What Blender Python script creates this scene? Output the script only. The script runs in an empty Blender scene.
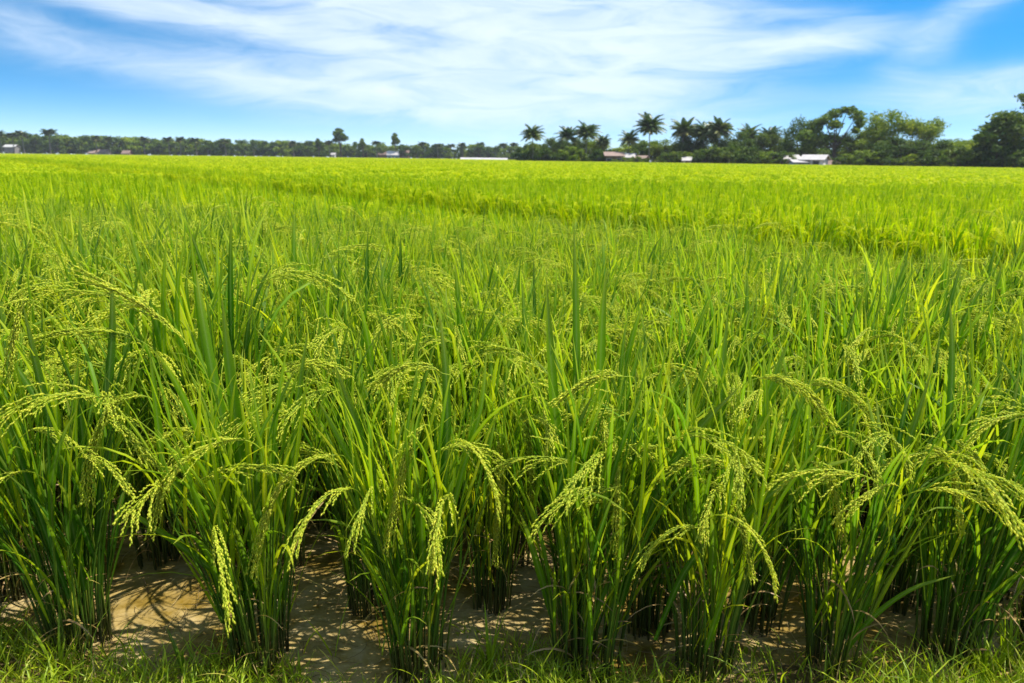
import bpy, math, random
import numpy as np
from mathutils import Matrix, Vector, Euler

R = math.radians
HAZE = 0.00017
SC = bpy.context.scene
COL = SC.collection
W, H, F = 1024, 683, 683.0
CAM_H = 1.5
PITCH, ROLL = 15.0, 0.67

# ------------------------------------------------------------------ camera
cam_d = bpy.data.cameras.new('camera')
cam = bpy.data.objects.new('camera', cam_d)
COL.objects.link(cam)
CM = Matrix.Rotation(R(90 - PITCH), 4, 'X') @ Matrix.Rotation(R(ROLL), 4, 'Z')
cam.matrix_world = Matrix.Translation((0, 0, CAM_H)) @ CM
cam_d.sensor_width = 36.0
cam_d.lens = 36.0 * F / W
cam_d.clip_start = 0.05
cam_d.clip_end = 9000
cam_d.dof.use_dof = True
cam_d.dof.focus_distance = 2.3
cam_d.dof.aperture_fstop = 4.0
SC.camera = cam
M3 = CM.to_3x3()

def ray(px, py):
    return M3 @ Vector(((px - W / 2) / F, (H / 2 - py) / F, -1.0))

def at_depth(px, py, D):
    """point on the vertical plane y = D seen at that place of the photo"""
    d = ray(px, py)
    return np.array((d.x * D / d.y, D, CAM_H + d.z * D / d.y))

def at_ground(px, py, z=0.0):
    d = ray(px, py)
    k = (z - CAM_H) / d.z
    return np.array((d.x * k, d.y * k, z))

# ------------------------------------------------------------------ object helpers
def link(o, parent=None):
    COL.objects.link(o)
    if parent is not None:
        o.parent = parent
    return o

def tag(o, label=None, cat=None, group=None, kind=None):
    if label: o['label'] = label
    if cat: o['category'] = cat
    if group: o['group'] = group
    if kind: o['kind'] = kind
    return o

def empty(name, loc, rz=0.0, scale=1.0):
    o = bpy.data.objects.new(name, None)
    o.empty_display_size = 0.1
    o.location = loc
    o.rotation_euler = (0, 0, rz)
    o.scale = (scale,) * 3 if not hasattr(scale, '__len__') else scale
    return link(o)

def copy_tree(src, loc, rz=0.0, scale=1.0):
    r = src.copy()
    r.location = loc; r.rotation_euler = (0, 0, rz)
    r.scale = (scale,) * 3 if not hasattr(scale, '__len__') else scale
    COL.objects.link(r)
    for ch in list(src.children):
        c = ch.copy(); COL.objects.link(c); c.parent = r
        for g in list(ch.children):
            d = g.copy(); COL.objects.link(d); d.parent = c
    return r

class MB:
    """collects vertices, quads and triangles with a few float attributes"""
    def __init__(s):
        s.v = []; s.q = []; s.t = []; s.a = []; s.n = 0
    def add(s, v, quads=None, tris=None, tint=0.5, along=0.0, mid=0.0):
        v = np.asarray(v, float).reshape(-1, 3)
        k = len(v)
        a = np.empty((k, 3))
        a[:, 0] = tint; a[:, 1] = along; a[:, 2] = mid
        s.v.append(v); s.a.append(a)
        if quads is not None and len(quads): s.q.append(np.asarray(quads, int).reshape(-1, 4) + s.n)
        if tris is not None and len(tris): s.t.append(np.asarray(tris, int).reshape(-1, 3) + s.n)
        s.n += k
    def mesh(s, name, mats, smooth=True):
        v = np.concatenate(s.v); a = np.concatenate(s.a)
        q = np.concatenate(s.q) if s.q else np.zeros((0, 4), int)
        t = np.concatenate(s.t) if s.t else np.zeros((0, 3), int)
        me = bpy.data.meshes.new(name)
        me.vertices.add(len(v)); me.vertices.foreach_set('co', v.astype(np.float32).ravel())
        nl = q.size + t.size
        me.loops.add(nl)
        me.loops.foreach_set('vertex_index', np.concatenate([q.ravel(), t.ravel()]).astype(np.int32))
        me.polygons.add(len(q) + len(t))
        st = np.concatenate([np.arange(len(q)) * 4, q.size + np.arange(len(t)) * 3]).astype(np.int32)
        me.polygons.foreach_set('loop_start', st)
        me.polygons.foreach_set('use_smooth', np.full(len(st), smooth))
        for i, nm in enumerate(('tint', 'along', 'mid')):
            at = me.attributes.new(nm, 'FLOAT', 'POINT')
            at.data.foreach_set('value', a[:, i].astype(np.float32))
        for m in (mats if isinstance(mats, (list, tuple)) else [mats]):
            me.materials.append(m)
        me.update(calc_edges=True)
        return me
    def obj(s, name, mat, parent=None, smooth=True):
        return link(bpy.data.objects.new(name, s.mesh(name, mat, smooth)), parent)

def spline(pts, n):
    """Catmull-Rom through the points, n samples"""
    P = np.asarray(pts, float)
    P = np.vstack([2 * P[0] - P[1], P, 2 * P[-1] - P[-2]])
    m = len(P) - 3
    u = np.linspace(0, m - 1e-6, n)
    i = u.astype(int); t = (u - i)[:, None]
    a, b, c, d = P[i], P[i + 1], P[i + 2], P[i + 3]
    return 0.5 * ((2 * b) + (c - a) * t + (2 * a - 5 * b + 4 * c - d) * t ** 2 + (3 * b - a - 3 * c + d) * t ** 3)

def tangents(p):
    T = np.gradient(p, axis=0)
    return T / (np.linalg.norm(T, axis=1, keepdims=True) + 1e-9)

def ribbon(mb, path, az, width, twist=0.0, fold=0.16, tint=0.5, prof=None, al0=0.0):
    n = len(path)
    t = np.linspace(0, 1, n)
    T = tangents(path)
    S = np.tile(np.array((-math.sin(az), math.cos(az), 0.0)), (n, 1))
    S -= T * (S * T).sum(1, keepdims=True)
    S /= np.linalg.norm(S, axis=1, keepdims=True) + 1e-9
    B = np.cross(T, S)
    an = (twist * t)[:, None]
    S, B = S * np.cos(an) + B * np.sin(an), B * np.cos(an) - S * np.sin(an)
    w = width * (np.interp(t, [0, .12, .4, .75, .93, 1], [.5, .8, 1, .68, .26, .03]) if prof is None else prof(t))
    w = w[:, None] * 0.5
    L = path - S * w; Rr = path + S * w; C = path + B * w * fold * 2
    v = np.stack([L, C, Rr], 1).reshape(-1, 3)
    i = np.arange(n - 1)[:, None] * 3
    q = np.concatenate([i + np.array([0, 1, 4, 3]), i + np.array([1, 2, 5, 4])])
    al = al0 + (1 - al0) * np.repeat(t, 3)
    mb.add(v, quads=q, tint=tint, along=al, mid=np.tile([0, 1, 0], n))

def tube(mb, path, rad, sides=5, tint=0.5, al=None, cap=False):
    n = len(path)
    T = tangents(path)
    ref = np.where(np.abs(T[:, 2:3]) > 0.9, np.array([[1., 0, 0]]), np.array([[0, 0, 1.]]))
    S = np.cross(T, ref); S /= np.linalg.norm(S, axis=1, keepdims=True) + 1e-9
    # keep the frame from flipping
    for k in range(1, n):
        s = S[k - 1] - T[k] * np.dot(S[k - 1], T[k]); l = np.linalg.norm(s)
        if l > 1e-6: S[k] = s / l
    B = np.cross(T, S)
    a = np.linspace(0, 2 * math.pi, sides, endpoint=False)
    rad = np.broadcast_to(np.asarray(rad, float), (n,))
    v = path[:, None, :] + rad[:, None, None] * (np.cos(a)[None, :, None] * S[:, None, :] + np.sin(a)[None, :, None] * B[:, None, :])
    i = (np.arange(n - 1) * sides)[:, None]; j = np.arange(sides)[None, :]; k = (j + 1) % sides
    q = np.stack([i + j, i + k, i + sides + k, i + sides + j], -1).reshape(-1, 4)
    al = np.repeat(np.linspace(0, 1, n) if al is None else al, sides)
    mb.add(v.reshape(-1, 3), quads=q, tint=tint, along=al)

def box(mb, x0, y0, z0, x1, y1, z1):
    v = [(x, y, z) for x in (x0, x1) for y in (y0, y1) for z in (z0, z1)]
    q = [(0, 1, 3, 2), (4, 6, 7, 5), (0, 4, 5, 1), (2, 3, 7, 6), (0, 2, 6, 4), (1, 5, 7, 3)]
    mb.add(v, quads=q)

# ------------------------------------------------------------------ materials
def nmat(name):
    m = bpy.data.materials.new(name); m.use_nodes = True
    nt = m.node_tree; nt.nodes.clear()
    out = nt.nodes.new('ShaderNodeOutputMaterial')
    return m, nt, out

def N(nt, typ, **kw):
    n = nt.nodes.new(typ)
    ins = kw.pop('ins', {})
    for k, v in kw.items(): setattr(n, k, v)
    for k, v in ins.items():
        if isinstance(v, bpy.types.NodeSocket): nt.links.new(v, n.inputs[k])
        else: n.inputs[k].default_value = v
    return n

def mth(nt, op, a, b=None, c=None, clamp=False):
    n = nt.nodes.new('ShaderNodeMath'); n.operation = op; n.use_clamp = clamp
    for i, x in enumerate((a, b, c)):
        if x is None: continue
        if isinstance(x, bpy.types.NodeSocket): nt.links.new(x, n.inputs[i])
        else: n.inputs[i].default_value = x
    return n.outputs[0]

def ramp(nt, fac, stops):
    n = nt.nodes.new('ShaderNodeValToRGB')
    el = n.color_ramp.elements
    while len(el) < len(stops): el.new(0.5)
    for e, (p, c) in zip(el, stops): e.position = p; e.color = (*c, 1)
    nt.links.new(fac, n.inputs[0])
    return n.outputs[0]

def mixc(nt, fac, a, b, blend='MIX'):
    n = nt.nodes.new('ShaderNodeMix'); n.data_type = 'RGBA'; n.blend_type = blend
    for i, x in ((0, fac), (6, a), (7, b)):
        if isinstance(x, bpy.types.NodeSocket): nt.links.new(x, n.inputs[i])
        else: n.inputs[i].default_value = x if i == 0 else (*x, 1)
    return n.outputs[2]

def attr(nt, name):
    return N(nt, 'ShaderNodeAttribute', attribute_name=name).outputs['Fac']

def foliage_mat(name, stops, trans=0.4, rough=0.45, spec=0.35, tip=None, base=None, midrib=0.0, trans_gain=1.5, base_k=3.2, posvar=0.0, posscale=0.15, objvar=0.25):
    """leaf surface: colour varies leaf by leaf (tint) and plant by plant, light passes through"""
    m, nt, out = nmat(name)
    t = attr(nt, 'tint')
    rnd = N(nt, 'ShaderNodeObjectInfo').outputs['Random']
    t2 = mth(nt, 'ADD', t, mth(nt, 'MULTIPLY_ADD', rnd, objvar, -objvar / 2))
    if posvar:
        pos = N(nt, 'ShaderNodeNewGeometry').outputs['Position']
        nz = N(nt, 'ShaderNodeTexNoise', ins={'Vector': pos, 'Scale': posscale, 'Detail': 3.0}).outputs[0]
        t2 = mth(nt, 'ADD', t2, mth(nt, 'MULTIPLY_ADD', nz, posvar, -posvar / 2))
    c = ramp(nt, t2, stops)
    al = attr(nt, 'along')
    if tip:
        c = mixc(nt, mth(nt, 'MULTIPLY', mth(nt, 'POWER', al, 5.0), 0.8), c, tip)
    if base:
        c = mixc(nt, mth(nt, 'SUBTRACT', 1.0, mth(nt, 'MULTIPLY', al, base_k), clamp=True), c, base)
    if midrib:
        c = mixc(nt, mth(nt, 'MULTIPLY', mth(nt, 'POWER', attr(nt, 'mid'), 4.0), midrib), c, (0.30, 0.40, 0.12))
    p = N(nt, 'ShaderNodeBsdfPrincipled', ins={'Base Color': c, 'Roughness': rough, 'Specular IOR Level': spec})
    tc = mixc(nt, 1.0, c, (trans_gain, trans_gain * 1.0, trans_gain * 0.55), 'MULTIPLY')
    tr = N(nt, 'ShaderNodeBsdfTranslucent', ins={'Color': tc})
    mx = N(nt, 'ShaderNodeMixShader', ins={0: trans, 1: p.outputs[0], 2: tr.outputs[0]})
    nt.links.new(mx.outputs[0], out.inputs[0])
    return m

def plain_mat(name, col, rough=0.7, spec=0.3, var=0.25, scale=3.0, bump=0.0, bscale=30.0):
    m, nt, out = nmat(name)
    co = N(nt, 'ShaderNodeTexCoord').outputs['Object']
    nz = N(nt, 'ShaderNodeTexNoise', ins={'Vector': co, 'Scale': scale, 'Detail': 6.0, 'Roughness': 0.65}).outputs[0]
    lo = tuple(x * (1 - var) for x in col); hi = tuple(min(1, x * (1 + var)) for x in col)
    c = ramp(nt, nz, [(0.3, lo), (0.7, hi)])
    p = N(nt, 'ShaderNodeBsdfPrincipled', ins={'Base Color': c, 'Roughness': rough, 'Specular IOR Level': spec})
    if bump:
        bn = N(nt, 'ShaderNodeTexNoise', ins={'Vector': co, 'Scale': bscale, 'Detail': 5.0}).outputs[0]
        b = N(nt, 'ShaderNodeBump', ins={'Strength': bump, 'Distance': 0.02, 'Height': bn})
        nt.links.new(b.outputs[0], p.inputs['Normal'])
    nt.links.new(p.outputs[0], out.inputs[0])
    return m

RICE_STOPS = [(0.0, (0.030, 0.115, 0.002)), (0.3, (0.125, 0.262, 0.002)), (0.65, (0.325, 0.430, 0.002)), (1.0, (0.50, 0.52, 0.006))]
m_leaf = foliage_mat('rice_leaf', RICE_STOPS, trans=0.45, rough=0.5, spec=0.14, tip=(0.34, 0.36, 0.03), midrib=0.35, trans_gain=1.7)
m_stem = foliage_mat('rice_stem', [(0.0, (0.035, 0.09, 0.006)), (0.4, (0.085, 0.175, 0.010)), (0.72, (0.20, 0.26, 0.02)), (0.84, (0.34, 0.27, 0.06)), (1.0, (0.30, 0.19, 0.07))], trans=0.18, rough=0.45, base=(0.060, 0.043, 0.016), base_k=2.3, objvar=.1)
m_grain = foliage_mat('rice_grain', [(0.0, (0.30, 0.40, 0.02)), (0.5, (0.50, 0.56, 0.04)), (1.0, (0.70, 0.68, 0.09))], trans=0.48, rough=0.5, trans_gain=1.6)
FIELD_STOPS = [(0.0, (0.070, 0.170, 0.002)), (0.35, (0.20, 0.335, 0.002)), (0.7, (0.35, 0.455, 0.002)), (1.0, (0.50, 0.52, 0.006))]
m_field = foliage_mat('field_leaf', FIELD_STOPS, trans=0.42, rough=0.5, spec=0.12, posvar=0.2, posscale=0.12, objvar=0.22)
m_grass = foliage_mat('grass_blade', [(0.0, (0.08, 0.16, 0.006)), (0.5, (0.25, 0.36, 0.008)), (0.85, (0.42, 0.48, 0.02)), (1.0, (0.40, 0.31, 0.10))], trans=0.4)
m_straw = foliage_mat('dead_straw', [(0.0, (0.05, 0.03, 0.015)), (0.5, (0.20, 0.13, 0.05)), (1.0, (0.42, 0.32, 0.14))], trans=0.1, rough=0.7)

# ------------------------------------------------------------------ rice plant geometry
def arc(p0, az, a0, a1, length, n, power=1.0, wob=0.0, rng=None):
    t = (np.arange(n - 1) + 0.5) / (n - 1)
    a = a0 + (a1 - a0) * t ** power
    azs = az + (wob * t if wob else 0)
    st = np.stack([np.sin(a) * np.cos(azs), np.sin(a) * np.sin(azs), np.cos(a)], 1) * (length / (n - 1))
    return np.vstack([p0, p0 + np.cumsum(st, 0)])

def panicle_mb(path, neck, rng, branches=10, blen=0.115, dens=1.0, fan=0.5, follow=0, spread=0.02):
    """a drooping rice head along the path; branches with rows of grains start after the neck fraction"""
    mb = MB()
    n = len(path)
    tube(mb, path, np.linspace(0.0017, 0.0007, n), 4, tint=0.15)
    T = tangents(path)
    strands = []
    seglen = np.linalg.norm(np.diff(path, axis=0), axis=1).sum()
    def along(f):
        i = np.clip(f, 0, 1) * (n - 1); i0 = np.minimum(i.astype(int), n - 2); u = (i - i0)[:, None]
        return path[i0] * (1 - u) + path[i0 + 1] * u
    for k in range(follow):          # branches that hang along the main stem
        f0 = neck + (0.86 - neck) * (k + rng.uniform(0, .8)) / follow
        f1 = min(1.03, f0 + (1 - neck) * rng.uniform(.34, .5))
        ff = np.linspace(f0, f1, 11)
        q = rng.normal(size=3); q /= np.linalg.norm(q)
        pts = along(ff) + q[None] * (spread * rng.uniform(.3, 1.0) * np.linspace(0, 1, 11) ** .7)[:, None]
        pts[:, 2] -= 0.018 * np.linspace(0, 1, 11) ** 2 * rng.uniform(.2, 1)
        tube(mb, pts, 0.0006, 3, tint=0.3)
        strands.append(pts)
    for k in range(branches):
        f = neck + (0.93 - neck) * ((k + rng.uniform(0, .6)) / branches) ** 1.15
        i = f * (n - 1); i0 = int(i); u = i - i0
        p = path[i0] * (1 - u) + path[min(i0 + 1, n - 1)] * u
        d = T[i0]
        q = rng.normal(size=3); q -= d * np.dot(q, d); q /= np.linalg.norm(q)
        d = d + q * fan * rng.uniform(.2, 1.0); d /= np.linalg.norm(d)
        L = blen * (1.2 - 0.6 * (f - neck) / (1 - neck)) * rng.uniform(.8, 1.15)
        m = 9
        pts = [p]
        for s_ in range(m - 1):
            d = d + np.array((0, 0, -0.13)); d /= np.linalg.norm(d)
            pts.append(pts[-1] + d * L / (m - 1))
        pts = np.array(pts)
        tube(mb, pts, 0.0006, 3, tint=0.3)
        strands.append(pts)
    strands.append(path[int(n * 0.8):])
    # grains: four sided spindles, all at once
    P, D = [], []
    for pts in strands:
        seg = np.linalg.norm(np.diff(pts, axis=0), axis=1).sum()
        ng = max(4, int(seg / 0.0052 * dens))
        ts = np.linspace(0.12, 1.0, ng) * (len(pts) - 1)
        i0 = np.minimum(ts.astype(int), len(pts) - 2); u = (ts - i0)[:, None]
        P.append(pts[i0] * (1 - u) + pts[i0 + 1] * u)
        D.append(tangents(pts)[i0])
    P = np.vstack(P); D = np.vstack(D)
    k = len(P)
    q = rng.normal(size=(k, 3)); q -= D * (q * D).sum(1, keepdims=True); q /= np.linalg.norm(q, axis=1, keepdims=True)
    A = D + q * 0.13; A /= np.linalg.norm(A, axis=1, keepdims=True)
    S = np.cross(A, q); S /= np.linalg.norm(S, axis=1, keepdims=True) + 1e-9
    B = np.cross(A, S)
    ln = rng.uniform(.010, .0128, (k, 1)); w = 0.00172
    base = P + q * 0.0012
    mdl = base + A * ln * 0.5
    v = np.stack([base, mdl + S * w, mdl + B * w, mdl - S * w, mdl - B * w, base + A * ln], 1)
    tr = []
    for a in range(4):
        b = (a + 1) % 4
        tr += [(0, 1 + b, 1 + a), (5, 1 + a, 1 + b)]
    tr = (np.arange(k) * 6)[:, None, None] + np.array(tr)[None]
    mb.add(v.reshape(-1, 3), tris=tr.reshape(-1, 3), tint=np.repeat(rng.uniform(.15, 1, k), 6), along=0.5)
    return mb

def clump(seed, n=40, br=0.085, height=1.0, lean=13.0, npan=7, segs=8, leafw=0.0108, out_heads=0, tone=.38, wide_share=.10):
    """stems mesh builder, leaves mesh builder and the tops where heads start"""
    g = np.random.default_rng(seed)
    st, lf, tops = MB(), MB(), []
    for k in range(n):
        r = br * .92 * math.sqrt(g.uniform(0, 1)); ph = g.uniform(0, 2 * math.pi)
        p0 = np.array((r * math.cos(ph), r * math.sin(ph), -0.05))
        az = ph + g.normal(0, .5)
        le = R(lean) * (0.15 + 0.85 * r / br) * g.uniform(.5, 1.25)
        L = height * g.uniform(.56, .76)
        path = arc(p0, az, le * 0.12, le * 1.7, L, 7, power=.9)
        tnt = g.uniform(0, .72) ** 1.1
        tube(st, path, np.linspace(0.0036, 0.0021, 7) * g.uniform(.8, 1.2), 5, tint=tnt)
        side = g.uniform(0, 2 * math.pi)
        nl = 4 if g.uniform() < .6 else 3
        for j in range(nl):
            f = (0.30, 0.55, 0.8, 0.98)[j + 4 - nl] + g.uniform(-.06, .02)
            i = f * 6; i0 = min(int(i), 5); u = i - i0
            p = path[i0] * (1 - u) + path[i0 + 1] * u
            la = az + (0 if (j % 2) else math.pi) * g.uniform(.1, .95) + g.normal(0, .7)
            flag = j == nl - 1
            ll = height * (g.uniform(.25, .42) if flag else g.uniform(.30, .50))
            a0 = R(g.uniform(3, 14)) + (0 if flag else R(g.uniform(2, 10)))
            a1 = a0 + R(g.uniform(4, 28) if g.uniform() < .85 else g.uniform(35, 95))
            lp = arc(p, la, a0, a1, ll, segs, power=1.5, wob=g.normal(0, .35))
            yellow = g.uniform() < .04
            tn = g.uniform(.85, 1.1) if yellow else np.clip(g.normal(tone, .27), 0, .9)
            broad = g.uniform() < wide_share
            if broad: tn = g.uniform(.05, .3)
            ribbon(lf, lp, la, leafw * g.uniform(.7, 1.25) * (1.1 if flag else 1) * (1.75 if broad else 1), twist=g.normal(0, .7), tint=tn)
        # a few dry sheaths low down
        if g.uniform() < .5:
            da = g.uniform(0, 6.28)
            lp = arc(path[int(g.integers(1, 4))], da, R(g.uniform(10, 40)), R(g.uniform(70, 165)), g.uniform(.10, .26), 7)
            ribbon(st, lp, da, g.uniform(.004, .008), tint=g.uniform(.85, 1.1), al0=.4, twist=g.normal(0, 1.5))
        tops.append((path[-1], az, le))
    order = list(g.permutation(len(tops))[:npan])
    pick = [tops[i] for i in order]
    if out_heads:
        rest = sorted((t for i, t in enumerate(tops) if i not in order), key=lambda t: t[0][1])
        for t in rest[:14:max(1, 14 // out_heads)]:
            pick.append((t[0] - np.array((0, 0, g.uniform(.0, .12))), -math.pi / 2 + g.uniform(-1.5, 1.5), t[2]))
    return st, lf, pick

def generic_panicle(seed):
    g = np.random.default_rng(seed)
    up = g.uniform(.10, .22)
    p = arc(np.zeros(3), 0.0, R(g.uniform(4, 14)), R(g.uniform(25, 45)), up, 6)
    L = g.uniform(.22, .31)
    e = g.uniform(95, 165)
    q = arc(p[-1], 0.0, R(g.uniform(38, 55)), R(e), L, 14, power=.8, wob=g.normal(0, .3))
    path = np.vstack([p, q[1:]])
    return panicle_mb(path, 6 / len(path), g, branches=int(g.integers(4, 8)), blen=g.uniform(.11, .15), fan=g.uniform(.22, .5), follow=int(g.integers(7, 10)), spread=g.uniform(.016, .034))

PAN = [generic_panicle(900 + i).mesh('panicle', m_grain) for i in range(12)]

def add_panicles(root, tops, g):
    for p, az, le in tops:
        o = bpy.data.objects.new('panicle', PAN[int(g.integers(len(PAN)))])
        o.location = p; o.rotation_euler = (0, 0, az + g.normal(0, .5))
        s = g.uniform(.85, 1.1); o.scale = (s, s, s)
        link(o, root)

# ---- front rows: each plant shaped on its own, with the heads and blades one sees there
def pixpath(cols, n, root):
    """cols: (px, py, depth) -> path in the plant's own space"""
    return spline([at_depth(*c) - root for c in cols], n)

FRONT = [
 # px, py of the foot, tillers, base radius, height, lean, heads, label
 (82, 645, 52, .095, 1.05, 14, 5, 'big rice clump beside the muddy pool, one head drooping from its side'),
 (262, 660, 50, .085, 1.06, 14, 5, 'rice clump standing just beside the muddy pool with a broad dark leaf and drooping heads'),
 (418, 668, 46, .090, 1.00, 12, 4, 'front row rice clump with one pale head hanging down its face'),
 (585, 664, 56, .110, 1.04, 13, 5, 'widest rice clump of the front row, a long blade slanting from it'),
 (703, 672, 40, .085, 1.00, 13, 5, 'front rice clump with straw at its foot, head bent over mud'),
 (828, 668, 30, .075, 0.98, 16, 4, 'thin sparse rice clump standing in pale mud with stems spread like a fan'),
 (945, 655, 50, .095, 1.05, 15, 6, 'dense dark rice clump beside tall grass, heads bunched at its middle'),
 (1048, 640, 46, .095, 1.05, 14, 5, 'rice clump cut off by the edge of the view behind the tallest grass'),
 (-45, 655, 46, .095, 1.05, 14, 4, 'rice clump half out of view beside the big one at the pool'),
 (20, 590, 44, .085, 1.03, 13, 5, 'second row rice clump behind the big one, its foot hidden in shade'),
 (160, 560, 40, .080, 1.02, 13, 6, 'rice clump at the back of the shaded muddy pool'),
 (372, 605, 44, .085, 1.02, 11, 6, 'second row rice clump between two pale mud patches'),
 (492, 603, 38, .075, 1.00, 11, 6, 'narrow second row rice clump with straight hanging heads'),
 (650, 630, 40, .080, 1.00, 12, 5, 'second row rice clump in deep shade behind the slanting blade'),
 (757, 622, 44, .085, 1.02, 12, 6, 'leaning second row rice clump with a brown foot in wet mud'),
 (895, 603, 42, .080, 1.02, 12, 6, 'second row rice clump with brown stems behind the dense dark one'),
 (808, 566, 36, .075, 1.00, 11, 6, 'third row rice clump, only its dark foot seen over the pale mud'),
 (985, 590, 40, .080, 1.02, 12, 6, 'second row rice clump behind tall grass at the end of the row'),
 (288, 560, 42, .080, 1.02, 12, 6, 'rice clump behind the orange brown patch of mud'),
 (575, 585, 42, .080, 1.02, 12, 6, 'rice clump hidden behind the widest clump of the front row'),
]
HERO_PAN = {  # front index: paths (px, py, depth): start on a stem, over the bend, to the hanging tip
 0: [[(150, 520, 1.86), (158, 420, 1.80), (148, 397, 1.77), (118, 402, 1.74), (95, 440, 1.72), (85, 500, 1.71)],
     [(40, 480, 1.9), (45, 330, 1.9), (32, 300, 1.88), (17, 318, 1.86), (8, 375, 1.85)],
     [(150, 470, 2.0), (160, 370, 2.0), (135, 338, 1.98), (85, 330, 1.96), (30, 337, 1.95)]],
 1: [[(345, 560, 1.76), (348, 470, 1.72), (335, 455, 1.70), (300, 465, 1.67), (270, 505, 1.65), (254, 570, 1.65)],
     [(240, 540, 1.80), (232, 450, 1.77), (205, 428, 1.74), (182, 440, 1.72), (165, 478, 1.71), (154, 532, 1.71)],
     [(238, 520, 1.85), (215, 400, 1.85), (188, 345, 1.83), (140, 303, 1.81), (80, 270, 1.80)],
     [(250, 500, 1.85), (262, 400, 1.85), (285, 372, 1.84), (320, 362, 1.83), (345, 372, 1.82)]],
 2: [[(428, 600, 1.74), (432, 450, 1.70), (424, 425, 1.68), (410, 445, 1.66), (398, 490, 1.66), (387, 550, 1.66)],
     [(440, 560, 1.80), (455, 400, 1.78), (440, 372, 1.76), (405, 365, 1.75), (370, 385, 1.74)]],
 12: [[(490, 560, 2.0), (492, 460, 1.97), (497, 436, 1.95), (500, 470, 1.94), (498, 515, 1.94), (497, 560, 1.94)],
      [(505, 540, 2.0), (512, 425, 1.97), (520, 404, 1.95), (528, 430, 1.93), (531, 470, 1.92), (533, 512, 1.92)]],
 3: [[(600, 600, 1.74), (606, 460, 1.72), (613, 436, 1.70), (618, 470, 1.69), (618, 510, 1.68), (616, 552, 1.68)],
     [(610, 560, 1.80), (635, 400, 1.78), (622, 376, 1.76), (588, 380, 1.74), (555, 402, 1.73)]],
 4: [[(690, 580, 1.75), (682, 500, 1.72), (695, 482, 1.70), (722, 492, 1.68), (742, 525, 1.67), (752, 575, 1.67)],
     [(715, 560, 1.80), (735, 410, 1.78), (758, 378, 1.76), (800, 385, 1.74), (835, 425, 1.73)]],
 5: [[(822, 600, 1.78), (800, 480, 1.75), (806, 462, 1.73), (826, 470, 1.72), (838, 500, 1.71), (843, 535, 1.71)]],
 6: [[(925, 600, 1.80), (915, 470, 1.77), (922, 448, 1.75), (942, 452, 1.73), (956, 480, 1.72), (962, 530, 1.72)],
     [(935, 580, 1.82), (940, 460, 1.79), (955, 440, 1.77), (978, 462, 1.75), (990, 495, 1.74)]],
 14: [[(770, 560, 1.95), (790, 420, 1.93), (800, 388, 1.91), (830, 382, 1.89), (868, 410, 1.88), (880, 450, 1.88)]],
}
HERO_LEAF = {  # (points), width
 1: [([(258, 590, 1.80), (243, 470, 1.76), (231, 380, 1.74), (222, 300, 1.74)], .030),
     ([(285, 600, 1.78), (292, 480, 1.76), (298, 400, 1.75), (308, 330, 1.76)], .022),
     ([(250, 600, 1.76), (190, 552, 1.70), (150, 525, 1.66), (118, 503, 1.63)], .018),
     ([(262, 560, 1.82), (225, 430, 1.84), (205, 330, 1.88), (196, 270, 1.92)], .022)],
 2: [([(405, 620, 1.76), (385, 520, 1.72), (358, 430, 1.70), (335, 365, 1.70)], .026),
     ([(430, 590, 1.78), (445, 470, 1.75), (446, 380, 1.75), (440, 315, 1.76)], .022),
     ([(400, 600, 1.74), (370, 500, 1.72), (340, 440, 1.70), (318, 400, 1.70)], .018),
     ([(440, 560, 1.74), (462, 470, 1.72), (480, 410, 1.72), (487, 350, 1.73)], .022)],
 3: [([(572, 600, 1.78), (560, 470, 1.76), (552, 370, 1.76), (546, 275, 1.80)], .026),
     ([(620, 605, 1.74), (650, 510, 1.70), (690, 440, 1.68), (738, 388, 1.66)], .024),
     ([(600, 590, 1.85), (600, 430, 1.86), (602, 330, 1.88), (606, 270, 1.90)], .024),
     ([(575, 560, 1.9), (577, 420, 1.95), (576, 310, 2.0), (574, 225, 2.05)], .020),
     ([(655, 640, 1.70), (680, 580, 1.66), (705, 545, 1.64), (735, 520, 1.62)], .014)],
 4: [([(700, 600, 1.76), (740, 525, 1.72), (795, 478, 1.70), (862, 456, 1.68)], .020),
     ([(705, 560, 1.78), (694, 505, 1.73), (690, 515, 1.70), (703, 562, 1.68)], .016),
     ([(715, 590, 1.82), (722, 460, 1.84), (722, 380, 1.88), (728, 310, 1.92)], .022)],
 5: [([(835, 620, 1.78), (868, 540, 1.76), (905, 450, 1.75), (932, 370, 1.76)], .022),
     ([(840, 660, 1.72), (870, 620, 1.70), (910, 590, 1.68), (955, 575, 1.67)], .012)],
 6: [([(965, 590, 1.80), (990, 500, 1.78), (1008, 430, 1.78), (1020, 370, 1.80)], .022),
     ([(940, 560, 1.85), (948, 440, 1.88), (952, 360, 1.92), (950, 300, 1.95)], .020),
     ([(975, 620, 1.75), (1010, 560, 1.72), (1040, 520, 1.70), (1070, 500, 1.70)], .016)],
 0: [([(85, 590, 1.80), (62, 470, 1.78), (40, 380, 1.78), (22, 300, 1.80)], .024),
     ([(95, 560, 1.84), (105, 430, 1.88), (112, 340, 1.92), (112, 270, 1.95)], .022),
     ([(70, 600, 1.76), (35, 500, 1.74), (10, 430, 1.73), (-15, 370, 1.73)], .022)],
}
GROUP = 'rice clumps planted in rows in the paddy'
rg = np.random.default_rng(5)
front_xy = []
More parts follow.
